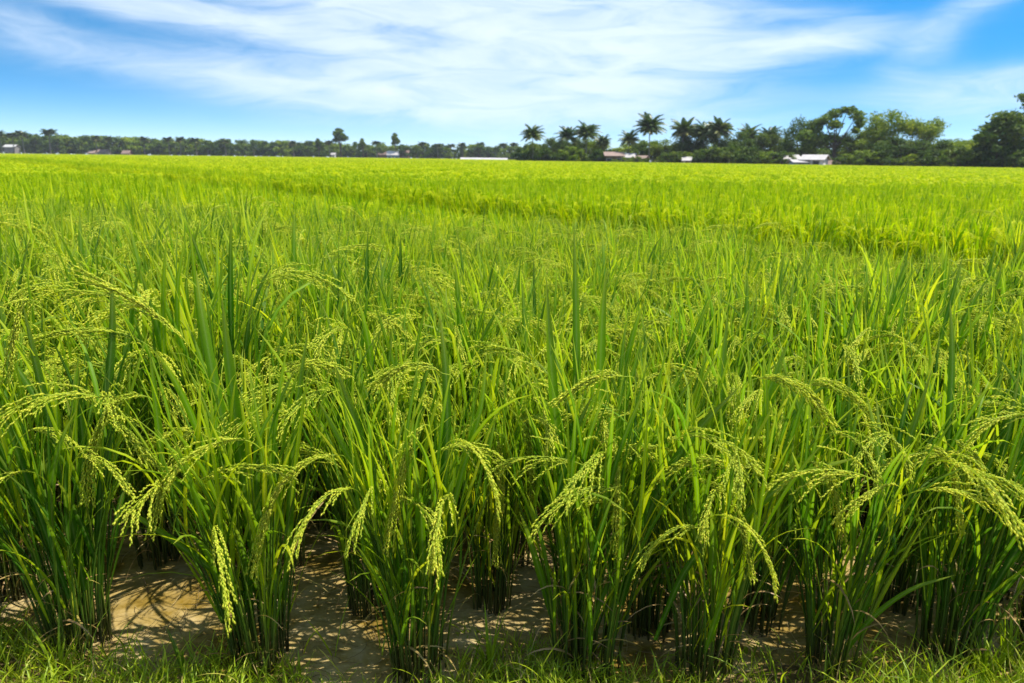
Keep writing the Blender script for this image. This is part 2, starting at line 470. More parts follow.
for i, (px, py, n, br, hgt, lean, heads, label) in enumerate(FRONT):
    loc = at_ground(px, py)
    front_xy.append(loc[:2])
    root = empty('rice_plant', loc)
    tag(root, label, 'rice plant', GROUP)
    st, lf, tops = clump(50 + i, int(n * 1.2), br, hgt, lean, heads, out_heads=3 if i < 12 else 2)
    for pts, w in HERO_LEAF.get(i, []):
        path = pixpath(pts, 16, loc)
        ribbon(lf, path, rg.uniform(-.5, .5) + math.pi / 2 * 1.0, w * 1.3, twist=rg.normal(0, .3), tint=rg.uniform(.05, .32))
    st.obj('stems', m_stem, root)
    lf.obj('leaves', m_leaf, root)
    add_panicles(root, tops, rg)
    for pts in HERO_PAN.get(i, []):
        path = pixpath([(a, b, c - .05) for a, b, c in pts], 26, loc)
        f = 2.0 / (len(pts) - 1) * .95
        panicle_mb(path, f, rg, branches=3, blen=.09, fan=.3, follow=22, spread=.023).obj('panicle', m_grain, root)

# ---- the rest of the rows one can tell apart: copies of a dozen plants
GAP_P = np.array((0.0, 8.6)); GAP_D = np.array((-1.0, 1.15)); GAP_D /= np.linalg.norm(GAP_D)
GAP_N = np.array((-GAP_D[1], GAP_D[0])) * -1.0   # points to the far paddy
if GAP_N[1] < 0: GAP_N = -GAP_N
def gap_dist(x, y):
    return (x - GAP_P[0]) * GAP_N[0] + (y - GAP_P[1]) * GAP_N[1]
GAP_W = 1.5
def in_gap(x, y, pad=0.0):
    d = gap_dist(x, y) + 0.05 * np.sin(x * 1.1 + y * .7) + 0.04 * np.sin(y * 2.7)
    return (d > -pad) & (d < GAP_W + pad)

def taller(x, y):
    return 1 + .13 * float(np.clip((-x / y - .08) / .4, 0, 1)) * float(np.clip((11 - y) / 4, 0, 1))
cells = []
for r_ in range(0, 40):
    y = 2.32 + 0.29 * r_
    for c_ in range(-60, 61):
        x = c_ * 0.335 + (0.16 if r_ % 2 else 0)
        x2 = x + rg.normal(0, .035); y2 = y + rg.normal(0, .03)
        cells.append((x2, y2))
def frame_half(y): return 0.80 * y + 0.28
near, later = [], []
for r_ in range(2):
    for c_ in range(-11, 12):
        if abs(c_) >= 5: cells.append((c_ * .4 + .1 * r_ + rg.normal(0, .03), 1.84 + .26 * r_ + rg.normal(0, .03)))
side = []
for x, y in cells:
    if abs(x) > frame_half(y) + 1.3 or in_gap(x, y): continue
    if abs(x) > frame_half(y):
        side.append((x, y)); continue
    if y < 2.2 and abs(x) < 1.85: continue
    if min((x - a) ** 2 + (y - b) ** 2 for a, b in front_xy) < 0.21 ** 2: continue
    near.append((x, y))
near.sort(key=lambda p: p[1] + 0.05 * abs(p[0]))
N_NEAR = 300 - len(FRONT)
indiv, later = near[:N_NEAR], near[N_NEAR:]
protos = []
g_h = [1.0, .95, 1.04, 1.0, 1.08, .97, 1.02, 1.05, .93, 1.0]
for i in range(10):      # the first five are the richer plants of the nearer rows
    if i < 5: st, lf, tops = clump(200 + i, 54, .095, g_h[i] * 1.03, 12, 8, segs=7, leafw=.0108, tone=.42, wide_share=.13, out_heads=3)
    else: st, lf, tops = clump(200 + i, 58, .095, g_h[i], 11, 5, segs=6, leafw=.0100, tone=.50, wide_share=.05)
    protos.append((st.mesh('stems', m_stem), lf.mesh('leaves', m_leaf), tops))
GL = ['rice clump crowded behind the front rows, only upper leaves and heads showing',
      'rice clump standing right along the narrow gap between the two paddies',
      'rice clump across the narrow gap, at the dark edge of the far paddy']
proto_root = [None] * len(protos)
for x, y in indiv:
    k = int(rg.integers(5)) if y < 3.7 else 5 + int(rg.integers(5))
    d = gap_dist(x, y)
    sc = rg.uniform(.93, 1.08) * ((1 - .17 * (1 + d / 1.3)) if -1.3 < d < 0 else 1.04 if GAP_W < d < GAP_W + .7 else 1) * taller(x, y); rz = rg.uniform(0, 6.28)
    if proto_root[k] is None:
        root = empty('rice_plant', (x, y, 0), rz, sc)
        link(bpy.data.objects.new('stems', protos[k][0]), root)
        link(bpy.data.objects.new('leaves', protos[k][1]), root)
        add_panicles(root, protos[k][2], rg)
        proto_root[k] = root
    else:
        root = copy_tree(proto_root[k], (x, y, 0), rz, sc)
    d = gap_dist(x, y)
    tag(root, GL[2] if d > 0 else (GL[1] if d > -0.5 else GL[0]), 'rice plant', GROUP)

# ---- the rest of the crop: one object that scatters clumps and patches of crop with geometry nodes
def patch(seed, size, n, hw, blade, width, heads, tone=.5):
    """a square patch of dense crop: blades from half height to the top, small bent heads between"""
    g = np.random.default_rng(seed)
    mb = MB()
    for k in range(n):
        x, y = g.uniform(-size / 2, size / 2, 2)
        az = g.uniform(0, 6.28)
        top = g.uniform(.88, 1.04) * hw
        L = blade * g.uniform(.7, 1.3)
        z0 = max(0.0, top - L)
        a0 = R(g.uniform(0, 14)); a1 = a0 + R(g.uniform(0, 30) if g.uniform() < .8 else g.uniform(40, 80))
        p = arc(np.array((x, y, z0)), az, a0, a1, L, 4, power=1.5)
        ribbon(mb, p, az + g.normal(0, .6), width * g.uniform(.7, 1.3), tint=np.clip(g.normal(tone, .15), 0, .95), fold=.1)
    for k in range(heads):
        x, y = g.uniform(-size / 2, size / 2, 2)
        az = g.uniform(0, 6.28)
        p = arc(np.array((x, y, g.uniform(.72, .92) * hw)), az, R(15), R(g.uniform(100, 150)), .24, 5)
        ribbon(mb, p, az, width * 1.2, tint=g.uniform(.8, 1.0), twist=g.normal(0, 1), fold=.3,
               prof=lambda t: np.interp(t, [0, .4, .8, 1], [.2, .8, 1, .3]))
    # understorey of stems
    for k in range(n // 4):
        x, y = g.uniform(-size / 2, size / 2, 2)
        az = g.uniform(0, 6.28)
        p = arc(np.array((x, y, 0.0)), az, R(2), R(10), .6, 3)
        ribbon(mb, p, az, width * 1.5, tint=g.uniform(0, .25), prof=lambda t: 1 + 0 * t)
    return mb
src = bpy.data.collections.new('crop_sources')
def source(name, mb):
    o = bpy.data.objects.new(name, mb.mesh(name, m_field)); src.objects.link(o)
for i in range(6):      # single clumps, lighter than the near ones
    g = np.random.default_rng(400 + i)
    st, lf, tops = clump(300 + i, 34, .11, 1.0, 12, 7, segs=5, leafw=.014, tone=.50, wide_share=.03)
    mb = lf
    for p, az, le in tops:
        q = arc(p + np.array((0, 0, .12)), az, R(25), R(g.uniform(100, 150)), .25, 7)
        for s in range(5):
            ribbon(mb, q + g.normal(0, .012, 3), az + g.normal(0, 1.2), .0065, tint=g.uniform(.8, 1), prof=lambda t: np.interp(t, [0, .3, .9, 1], [.3, .8, 1, .2]))
    source('crop_a%d' % i, mb)
for i in range(4): source('crop_b%d' % i, patch(500 + i, 1.15, 360, 1.0, .36, .024, 45, .50))
for i in range(4): source('crop_c%d' % i, patch(600 + i, 4.4, 1400, 1.0, .40, .065, 110, .42))
pts, idx, rot, scl = [], [], [], []
def put(x, y, i, s, z=0.0):
    s *= taller(x, y)
    d = gap_dist(x, y)
    if i < 6: s *= (1 - .17 * (1 + d / 1.3)) if -1.3 < d < 0 else 1.04 if GAP_W < d < GAP_W + .7 else 1
    pts.append((x, y, z)); idx.append(i); rot.append(rg.uniform(0, 6.28)); scl.append(s)
for x, y in later + side: put(x, y, int(rg.integers(6)), rg.uniform(.93, 1.07))
Y1, Y2 = 13.8, 55.0
y = 2.32 + .29 * 40
last = y
while y < Y1 + 4:
    for x in np.arange(-frame_half(y) - 1.3, frame_half(y) + 1.3, .335):
        a, b = x + rg.normal(0, .04), y + rg.normal(0, .04)
        if not in_gap(a, b): put(a, b, int(rg.integers(6)), rg.uniform(.93, 1.07))
    y += .29
y0 = y + .3
yy = y0
while yy < Y2:
    h = frame_half(yy) + 2
    for x in np.arange(-h, h, 1.0):
        if not in_gap(np.float64(x), np.float64(yy), 1.0):
            put(x + rg.normal(0, .08), yy + rg.normal(0, .08), 6 + int(rg.integers(4)), rg.uniform(.95, 1.05))
    yy += 1.0
def field_end(x, y):
    """distance of the far edge of the crop: nearer towards the wood by the houses"""
    t = x / y
    return np.interp(t, [-.80, -.35, -.05, 0.02, .12, .3, .75], [425, 415, 380, 215, 178, 150, 112])
yy += 1.5
while yy < 430:
    h = frame_half(yy) + 4
    for x in np.arange(-h, h, 4.0):
        if yy < field_end(x, yy) - 2 and not in_gap(x, yy, 3.0):
            put(x + rg.normal(0, .3), yy + rg.normal(0, .3), 10 + int(rg.integers(4)), 1.0)
    yy += 4.0
for d in list(np.arange(-1.05, 0, .27)) + list(GAP_W + np.arange(.0, 1.05, .27)):     # planted edges of the gap, far along it
    for t in np.arange(9.0, 85.0, .33):
        x, y = GAP_P + GAP_D * t + GAP_N * d
        if y > y0 - .3 and abs(x) < frame_half(y) + 1:
            put(x + rg.normal(0, .03), y + rg.normal(0, .03), int(rg.integers(6)), rg.uniform(.95, 1.05))
me = bpy.data.meshes.new('rice_crop')
me.from_pydata(pts, [], [])
for nm, dat, ty in (('idx', idx, 'INT'), ('rotz', rot, 'FLOAT'), ('scl', scl, 'FLOAT')):
    a = me.attributes.new(nm, ty, 'POINT'); a.data.foreach_set('value', dat)
crop = link(bpy.data.objects.new('rice_crop', me))
tag(crop, 'ripening yellow green rice crop stretching back across the paddies to the trees', 'rice crop', kind='stuff')
ng = bpy.data.node_groups.new('scatter_crop', 'GeometryNodeTree')
ng.interface.new_socket('Geometry', in_out='INPUT', socket_type='NodeSocketGeometry')
ng.interface.new_socket('Geometry', in_out='OUTPUT', socket_type='NodeSocketGeometry')
gi = ng.nodes.new('NodeGroupInput'); go = ng.nodes.new('NodeGroupOutput')
ip = ng.nodes.new('GeometryNodeInstanceOnPoints')
ci = ng.nodes.new('GeometryNodeCollectionInfo')
ci.inputs['Collection'].default_value = src
ci.inputs['Separate Children'].default_value = True
ci.inputs['Reset Children'].default_value = True
def na(nm, ty):
    n = ng.nodes.new('GeometryNodeInputNamedAttribute'); n.data_type = ty; n.inputs['Name'].default_value = nm
    return [s for s in n.outputs if s.enabled and s.name == 'Attribute'][0]
cx = ng.nodes.new('ShaderNodeCombineXYZ')
L = ng.links.new
L(na('rotz', 'FLOAT'), cx.inputs[2])
L(gi.outputs[0], ip.inputs['Points']); L(ci.outputs[0], ip.inputs['Instance'])
ip.inputs['Pick Instance'].default_value = True
L(na('idx', 'INT'), ip.inputs['Instance Index'])
L(cx.outputs[0], ip.inputs['Rotation'])
L(na('scl', 'FLOAT'), ip.inputs['Scale'])
L(ip.outputs[0], go.inputs[0])
md = crop.modifiers.new('scatter', 'NODES'); md.node_group = ng
print('crop instances', len(pts), 'plants', len(indiv) + len(FRONT), 'last y', indiv[-1])

# ------------------------------------------------------------------ ground and water
def hnoise(x, y, seed=0):
    r = random.Random(seed)
    s = 0
    for k in range(14):
        a = r.uniform(0, 6.28); f = r.uniform(1.2, 9.0); ph = r.uniform(0, 6.28)
        s = s + np.sin((x * math.cos(a) + y * math.sin(a)) * f + ph) / (1 + f * .35)
    return s / 4.0
def ground_h(x, y):
    h = -0.022 + 0.020 * hnoise(x, y, 3)
    bank = np.clip((1.86 + 0.06 * np.sin(x * 3.1) + .05 * np.sin(x * 7.7 + 1) - y) / .75, 0, 1)
    bank = bank * bank * (3 - 2 * bank)
    h = h + bank * (0.17 + 0.02 * hnoise(x * 2, y * 2, 8))
    d = gap_dist(x, y)
    bund = np.clip(1 - np.abs(d - GAP_W / 2) / (GAP_W / 2), 0, 1)
    h = h + 0.16 * bund * bund * (3 - 2 * bund)
    far = np.clip((np.hypot(x, y) - 40) / 40, 0, 1)
    return h * (1 - far) + (-0.02) * far
def axis(a, b, step, far, grow=1.25):
    c = list(np.arange(a, b + 1e-6, step)); s = step
    lo, hi = [a], [b]
    while hi[-1] < far: s *= grow; hi.append(hi[-1] + s); 
    s = step
    while lo[-1] > -far: s *= grow; lo.append(lo[-1] - s)
    return np.array(sorted(lo[1:]) + c + hi[1:])
gx = axis(-3.2, 3.2, .03, 800); gy = axis(0.8, 4.5, .03, 900)
gx = np.clip(gx, -900, 900); gy = gy[gy > -300]; gy = np.clip(gy, -300, 1000)
X, Y = np.meshgrid(gx, gy)
V = np.stack([X, Y, ground_h(X, Y)], -1).reshape(-1, 3)
nx, ny = len(gx), len(gy)
ii = (np.arange(ny - 1)[:, None] * nx + np.arange(nx - 1)[None]).ravel()
mb = MB(); mb.add(V, quads=np.stack([ii, ii + 1, ii + nx + 1, ii + nx], 1))
m, nt, out = nmat('mud')
pos = N(nt, 'ShaderNodeNewGeometry').outputs['Position']
n1 = N(nt, 'ShaderNodeTexNoise', ins={'Vector': pos, 'Scale': 2.3, 'Detail': 6.0, 'Roughness': .6}).outputs[0]
n2 = N(nt, 'ShaderNodeTexNoise', ins={'Vector': pos, 'Scale': 34.0, 'Detail': 6.0, 'Roughness': .7}).outputs[0]
c = ramp(nt, n1, [(.3, (.06, .035, .010)), (.5, (.14, .088, .030)), (.7, (.25, .175, .075))])
c = mixc(nt, ramp(nt, n2, [(.42, (0, 0, 0)), (.62, (1, 1, 1))]), c, (.07, .05, .018))
wet = N(nt, 'ShaderNodeSeparateXYZ', ins={0: pos}).outputs[2]
p = N(nt, 'ShaderNodeBsdfPrincipled', ins={'Base Color': c, 'Roughness': .38, 'Specular IOR Level': .45})
b = N(nt, 'ShaderNodeBump', ins={'Strength': .7, 'Distance': .015, 'Height': n2}); nt.links.new(b.outputs[0], p.inputs['Normal'])
nt.links.new(p.outputs[0], out.inputs[0])
tag(mb.obj('ground', m), kind='structure')

m, nt, out = nmat('muddy_water')
pos = N(nt, 'ShaderNodeNewGeometry').outputs['Position']
wr = N(nt, 'ShaderNodeTexNoise', ins={'Vector': pos, 'Scale': 3.6, 'Detail': 8.0, 'Roughness': .68, 'Distortion': .35}).outputs[0]
c = ramp(nt, wr, [(.28, (.085, .052, .007)), (.40, (.20, .132, .026)), (.52, (.33, .24, .09)), (.68, (.44, .345, .18))])
al = N(nt, 'ShaderNodeTexNoise', ins={'Vector': pos, 'Scale': 1.5, 'Detail': 4.0}).outputs[0]
c = mixc(nt, ramp(nt, al, [(.54, (0, 0, 0)), (.68, (1, 1, 1))]), c, (.17, .10, .006))
rp = N(nt, 'ShaderNodeTexNoise', ins={'Vector': N(nt, 'ShaderNodeMapping', ins={0: pos, 3: (1, 1.8, 1)}).outputs[0], 'Scale': 14.0, 'Detail': 3.0, 'Distortion': .6}).outputs[0]
p = N(nt, 'ShaderNodeBsdfPrincipled', ins={'Base Color': c, 'Roughness': .06, 'Specular IOR Level': .8, 'IOR': 1.33})
b = N(nt, 'ShaderNodeBump', ins={'Strength': .5, 'Distance': .02, 'Height': rp}); nt.links.new(b.outputs[0], p.inputs['Normal'])
nt.links.new(p.outputs[0], out.inputs[0])
mb = MB(); mb.add([(-90, 1.2, 0), (90, 1.2, 0), (90, 70, 0), (-90, 70, 0)], quads=[(0, 1, 2, 3)])
tag(mb.obj('muddy_water', m), kind='structure')

# ------------------------------------------------------------------ grass on the bank
def hgt(x, y): return float(ground_h(np.float64(x), np.float64(y)))
g = np.random.default_rng(77)
mb = MB()
for k in range(26000):
    x = g.uniform(-3.1, 3.1)
    y = 1.40 + 0.52 * g.uniform() ** 1.0
    edge = 1.80 + .06 * math.sin(x * 3.1) + .06 * math.sin(x * 9 + 2)
    if y > edge and g.uniform() < .6: continue
    thick = 0.38 + .55 * math.sin(x * 4.3 + 1.2) * math.sin(x * 1.7) + (0.6 if x > 1.1 else 0) + (.3 if x < -1.0 else 0)
    if g.uniform() > thick + .35: continue
    z = hgt(x, y)
    if z < -.015: continue
    az = g.uniform(0, 6.28)
    Lh = g.uniform(.03, .125) * (1.0 + (1.0 if x > .95 else .35 if x < -.9 else 0) * g.uniform(.3, 1.3))
    pth = arc(np.array((x, y, z - .005)), az, R(g.uniform(0, 35)), R(g.uniform(20, 110)), Lh, 5, wob=g.normal(0, .9))
    ribbon(mb, pth, az, g.uniform(.002, .0055), tint=np.clip(g.normal(.55, .22), 0, 1), twist=g.normal(0, 1))
for k in range(230):
    x = g.uniform(-1.9, 1.9); y = g.uniform(1.5, 1.86)
    if abs(x) < .9 and g.uniform() < .45: continue
    az = g.uniform(0, 6.28)
    pth = arc(np.array((x, y, hgt(x, y) - .005)), az, R(g.uniform(0, 25)), R(g.uniform(20, 100)), g.uniform(.10, .24), 8, wob=g.normal(0, .7))
    ribbon(mb, pth, az, g.uniform(.003, .007), tint=np.clip(g.normal(.6, .25), 0, 1), twist=g.normal(0, 1))
grass = mb.obj('grass', m_grass)
tag(grass, 'short yellow green grass growing along the muddy bank of the paddy', 'grass', kind='stuff')

# tall tufts one can tell apart
TUFT = [(490, 668, 16, .20, 'tall bright grass tuft between the hanging head clump and the widest clump'),
        (455, 676, 8, .12, 'small bright grass tuft below the clump with a head hanging down its face'),
        (60, 678, 14, .20, 'bright grass tuft below the big clump by the pool'),
        (185, 676, 4, .20, 'thin dark grass shoot standing alone in the muddy pool'),
        (300, 676, 8, .12, 'low leafy grass tuft below the broad dark leaf'),
        (985, 674, 26, .22, 'thick tall grass tuft below the dense dark clump'),
        (1010, 664, 22, .26, 'tallest grass tuft at the end of the bank'),
        (915, 678, 9, .11, 'small grass tuft near the thin sparse clump')]
for px, py, n, hh, lab in TUFT:
    q = at_ground(px, py, .02)
    q[2] = hgt(q[0], q[1]) - .005
    t = MB()
    for k in range(n):
        az = g.uniform(0, 6.28); r = g.uniform(0, .02)
        pth = arc(np.array((r * math.cos(az), r * math.sin(az), 0)), az, R(g.uniform(0, 15)), R(g.uniform(15, 60)), hh * g.uniform(.6, 1.15), 7, power=1.4)
        ribbon(t, pth, az, g.uniform(.005, .009), tint=(.05 if n == 4 else g.uniform(.45, .8)), twist=g.normal(0, .5))
    o = t.obj('grass_tuft', m_grass)
    o.location = q
    tag(o, lab, 'grass tuft', 'grass tufts along the bank')

# dry straw lying on the mud
mb = MB()
for k in range(900):
    x = g.uniform(-1.9, 1.9); y = g.uniform(1.6, 2.7) if k > 300 else g.uniform(1.6, 1.95)
    z = max(hgt(x, y), 0.0) + .004
    az = g.uniform(0, 6.28)
    pth = arc(np.array((x, y, z)), az, R(g.uniform(55, 88)), R(g.uniform(85, 100)), g.uniform(.03, .14), 6, wob=g.normal(0, .9))
    pth[:, 2] = np.maximum(pth[:, 2], z - .002)
    tube(mb, pth, np.linspace(.0011, .0006, 6), 4, tint=g.uniform(0, 1))
tag(mb.obj('dead_straw', m_straw), 'dry brown straw and stalks scattered over the wet mud', 'straw', kind='stuff')

# ------------------------------------------------------------------ trees
TREE = [(0.0, (.025, .055, .006)), (.4, (.06, .112, .010)), (.75, (.11, .165, .012)), (1.0, (.18, .22, .02))]
m_crown = foliage_mat('tree_leaf', TREE, trans=.25, rough=.6, spec=.2, objvar=.55)
m_crown2 = foliage_mat('light_tree_leaf', [(a, tuple(min(1, c * k) for c, k in zip(col, (2.0, 1.7, 1.0)))) for a, col in TREE], trans=.3, rough=.6, spec=.2, objvar=.3)
m_palm = foliage_mat('palm_frond', [(0.0, (.015, .038, .006)), (.45, (.038, .075, .008)), (.8, (.10, .14, .018)), (1.0, (.28, .24, .08))], trans=.25, rough=.4, spec=.4, objvar=.2)
m_bark = plain_mat('bark', (.085, .065, .048), .9, .1, .4, 2.0)
m_palmbark = plain_mat('palm_bark', (.19, .165, .135), .9, .1, .3, 2.5)

def leaf_cloud(mb, centres, n, size, g):
    """leaf cards through the volume of ellipsoid clumps, denser towards their outside"""
    C = np.array([c[:3] for c in centres]); S = np.array([c[3:6] for c in centres])
    w = (S.prod(1)) ** .67; k = g.choice(len(C), n, p=w / w.sum())
    d = g.normal(size=(n, 3)); d /= np.linalg.norm(d, axis=1, keepdims=True)
    r = g.uniform(0, 1, (n, 1)) ** .45 * (1 + .22 * g.normal(size=(n, 1)) * (g.uniform(size=(n, 1)) < .4))
    P = C[k] + d * r * S[k]
    a = g.normal(size=(n, 3)); a[:, 2] *= .6; a /= np.linalg.norm(a, axis=1, keepdims=True)
    b = g.normal(size=(n, 3)); b -= a * (a * b).sum(1, keepdims=True); b /= np.linalg.norm(b, axis=1, keepdims=True)
    s = size * g.uniform(.6, 1.4, (n, 1))
    v = np.stack([P - a * s, P + b * s * .45, P + a * s, P - b * s * .45], 1).reshape(-1, 3)
    ct = g.uniform(-.18, .18, len(C))
    tint = np.clip(g.normal(.45, .2, n) + ct[k], 0, 1)
    mb.add(v, quads=np.arange(4 * n).reshape(-1, 4), tint=np.repeat(tint, 4))

def limb(mb, a, b, r0, r1, g, n=6, sag=.1):
    a = np.array(a, float); b = np.array(b, float)
    t = np.linspace(0, 1, n)[:, None]
    p = a + (b - a) * t
    p += np.sin(t * math.pi) * g.normal(0, sag, 3) * np.linalg.norm(b - a) * .5
    tube(mb, p, np.linspace(r0, r1, n), 6, tint=.5)

def broadleaf(seed, mat, n=4200, size=.24, shape='round', clumps=None, spread=.42, low=.3):
    """unit tree of height 1 (scaled later): returns trunk and crown meshes"""
    g = np.random.default_rng(seed)
    cr, tr = MB(), MB()
    cs = clumps
    if cs is None:
        cs = []
        for k in range(26):
            z = g.uniform(low, .95); rr = spread * math.sqrt(max(.05, 1 - ((z - .55) / .5) ** 2)) * g.uniform(.3, 1.0)
            a = g.uniform(0, 6.28); s = g.uniform(.09, .17)
            cs.append((rr * math.cos(a), rr * math.sin(a), z, s * 1.05, s * 1.05, s * 1.0))
        cs.append((0, 0, .9, .13, .13, .1))
    leaf_cloud(cr, cs, n, size, g)
    zmax = np.percentile(cr.v[0][:, 2], 96.5)
    cr.v[0][:, 2] /= zmax
    cs = [(c[0], c[1], c[2] / zmax) + tuple(c[3:]) for c in cs]
    fork = np.array((g.normal(0, .01), g.normal(0, .01), low * .8 + .05))
    limb(tr, (0, 0, -.02), fork, .028, .020, g, sag=.02)
    for c in cs:
        c = np.array(c[:3])
        m_ = fork * .4 + c * .6 + np.array((0, 0, -.06))
        limb(tr, fork, c, .012, .003, g, sag=.08)
    return tr, cr

def scaled_tree(name, kind, loc, h, w=None, rz=0.0):
    w = w or h
    return copy_tree_pair(name, kind, loc, rz, (w, w, h))

TREE_MESH = {}
def tree_kind(key, builder):
    tr, cr = builder
    TREE_MESH[key] = (tr.mesh('trunk', KM[key][0]), cr.mesh('crown', KM[key][1], smooth=False))

def place_tree(name, key, loc, scale, rz, label, cat='tree', group=None):
    root = empty(name, loc, rz, scale)
    link(bpy.data.objects.new('trunk', TREE_MESH[key][0]), root)
    link(bpy.data.objects.new('crown', TREE_MESH[key][1]), root)
    tag(root, label, cat, group)
    return root

def palm(seed, fr=20, flen=.34, lean=.06, leaf=.055, hang=1.0, lw=.0088):
    """coconut palm of height 1 to the crown's heart"""
    g = np.random.default_rng(seed)
    tr, cr = MB(), MB()
    t = np.linspace(0, 1, 12)
    a = g.uniform(0, 6.28)
    p = np.stack([lean * t ** 1.6 * math.cos(a), lean * t ** 1.6 * math.sin(a), -.02 + .84 * t], 1)
    tube(tr, p, np.interp(t, [0, .08, 1], [.024, .015, .010]), 7)
    top = p[-1]
    for k in range(fr):
        az = k * 2.399 + g.normal(0, .15)
        e = k / (fr - 1)
        a0 = R(4 + 95 * e ** .9) ; a1 = a0 + R(g.uniform(55, 85)) * (1 - .35 * e)
        L_ = flen * g.uniform(.75, 1.12) * (1 - .15 * e)
        r = arc(top, az, a0, a1, L_, 12, power=1.3)
        tint = np.clip(.35 + .45 * e + g.normal(0, .12), 0, 1) if e < .9 else g.uniform(.8, 1)
        ribbon(cr, r, az, .010, tint=tint, prof=lambda t: 1.1 - t)
        T = tangents(r); S = np.array((-math.sin(az), math.cos(az), 0))
        for j in np.linspace(.12, .99, 26):
            i = j * 11; i0 = min(int(i), 10); u = i - i0
            q = r[i0] * (1 - u) + r[i0 + 1] * u
            ll = leaf * 1.5 * np.interp(j, [0, .25, .7, 1], [.6, 1, .8, .35]) * g.uniform(.85, 1.1)
            for sd in (-1, 1):
                d = T[i0] * .55 + S * sd * .8 + np.array((0, 0, -.38 * hang)); d /= np.linalg.norm(d)
                m1 = q + d * ll * .55; e1 = m1 + (d + np.array((0, 0, -.5))) / 1.1 * ll * .45
                wv = T[i0] * lw
                cr.add([q - wv * .6, q + wv * .6, m1 + wv, m1 - wv, e1], quads=[(0, 1, 2, 3)], tris=[(3, 2, 4)], tint=np.clip(tint + g.normal(0, .08), 0, 1))
    for k in range(7):   # a bunch of nuts under the heart
        az = g.uniform(0, 6.28); c = top + np.array((.016 * math.cos(az), .016 * math.sin(az), -.022 + g.uniform(-.008, .006)))
        s = .009
        v = c + s * np.array([(1, 0, 0), (0, 1, 0), (-1, 0, 0), (0, -1, 0), (0, 0, 1.3), (0, 0, -1.3)])
        cr.add(v, tris=[(0, 1, 4), (1, 2, 4), (2, 3, 4), (3, 0, 4), (1, 0, 5), (2, 1, 5), (3, 2, 5), (0, 3, 5)], tint=.75)
    return tr, cr

KM = {}
def reg(key, builder, bark, leafm):
    KM[key] = (bark, leafm); tree_kind(key, builder)
for i in range(4): reg('dark%d' % i, broadleaf(20 + i, None, 7500, .022, low=.16), m_bark, m_crown)
for i in range(3): reg('light%d' % i, broadleaf(40 + i, None, 8500, .021, spread=.44, low=.12), m_bark, m_crown2)
reg('fork', broadleaf(60, None, 5200, .026, clumps=[
    (-.42, 0, .52, .13, .14, .12), (-.30, .05, .70, .11, .12, .11), (-.20, 0, .80, .10, .12, .08), (-.08, -.05, .72, .10, .1, .08), (-.05, .05, .90, .12, .13, .075), (.10, 0, .955, .12, .12, .06),
    (.24, .03, .88, .11, .12, .08), (.29, 0, .76, .08, .1, .09), (.22, -.05, .63, .06, .07, .06), (.36, 0, .55, .08, .1, .08), (-.25, 0, .48, .15, .15, .12), (-.06, .08, .50, .12, .12, .1),
    (.12, .05, .46, .12, .12, .09), (-.38, 0, .36, .11, .11, .1), (.3, .1, .40, .12, .12, .1)], low=.4), m_bark, m_crown2)
reg('edge', broadleaf(61, None, 7000, .024, clumps=[
    (-.30, 0, .42, .12, .14, .07), (-.22, .05, .52, .13, .14, .08), (-.14, 0, .64, .14, .14, .09), (-.08, -.05, .50, .13, .13, .12), (.02, 0, .58, .12, .12, .12), (-.02, .03, .40, .15, .15, .1),
    (.12, 0, .80, .10, .1, .07), (.06, .05, .88, .09, .09, .06), (.18, 0, .92, .1, .1, .06), (.22, .05, .70, .12, .12, .1), (.2, 0, .5, .15, .15, .12), (.32, 0, .82, .1, .1, .09),
    (-.2, .1, .32, .1, .1, .06), (.1, 0, .3, .14, .14, .08)], low=.3), m_bark, m_crown)
for i in range(3): reg('far%d' % i, broadleaf(70 + i, None, 1500, .055, spread=.5, low=.14), m_bark, m_crown2 if i == 1 else m_crown)
reg('tall', broadleaf(80, None, 900, .05, clumps=[(0, 0, .74, .13, .13, .13), (.07, 0, .83, .09, .1, .09), (-.08, .02, .68, .12, .11, .09), (.01, 0, .92, .08, .08, .08), (.10, -.03, .62, .08, .08, .07)], low=.55), m_bark, m_crown)
for i in range(3): reg('shrub%d' % i, broadleaf(90 + i, None, 2600, .05, spread=.62, low=.10), m_bark, m_crown2 if i == 2 else m_crown)
for i in range(5): reg('palm%d' % i, palm(110 + i, 38 + i % 4, .42 + .03 * (i % 3), lean=.03 + .03 * (i % 3), leaf=.07), m_palmbark, m_palm)
for i in range(2): reg('farpalm%d' % i, palm(130 + i, 20, .22, .03, .06, lw=.022), m_palmbark, m_palm)

tg = random.Random(9)
def tree_at(name, key, px, top, D, label, cat='tree', group=None, wide=None):
    b = at_depth(px, 160, D); z = at_depth(px, top, D)[2]
    w = z if wide is None else wide * D / 720.0   # crown width asked in photo pixels, per unit mesh about 1 across
    return place_tree(name, key, (b[0], D, -.05), (w, w, z), 0 if key in ('fork', 'edge') else tg.uniform(0, 6.28), label, cat, group)

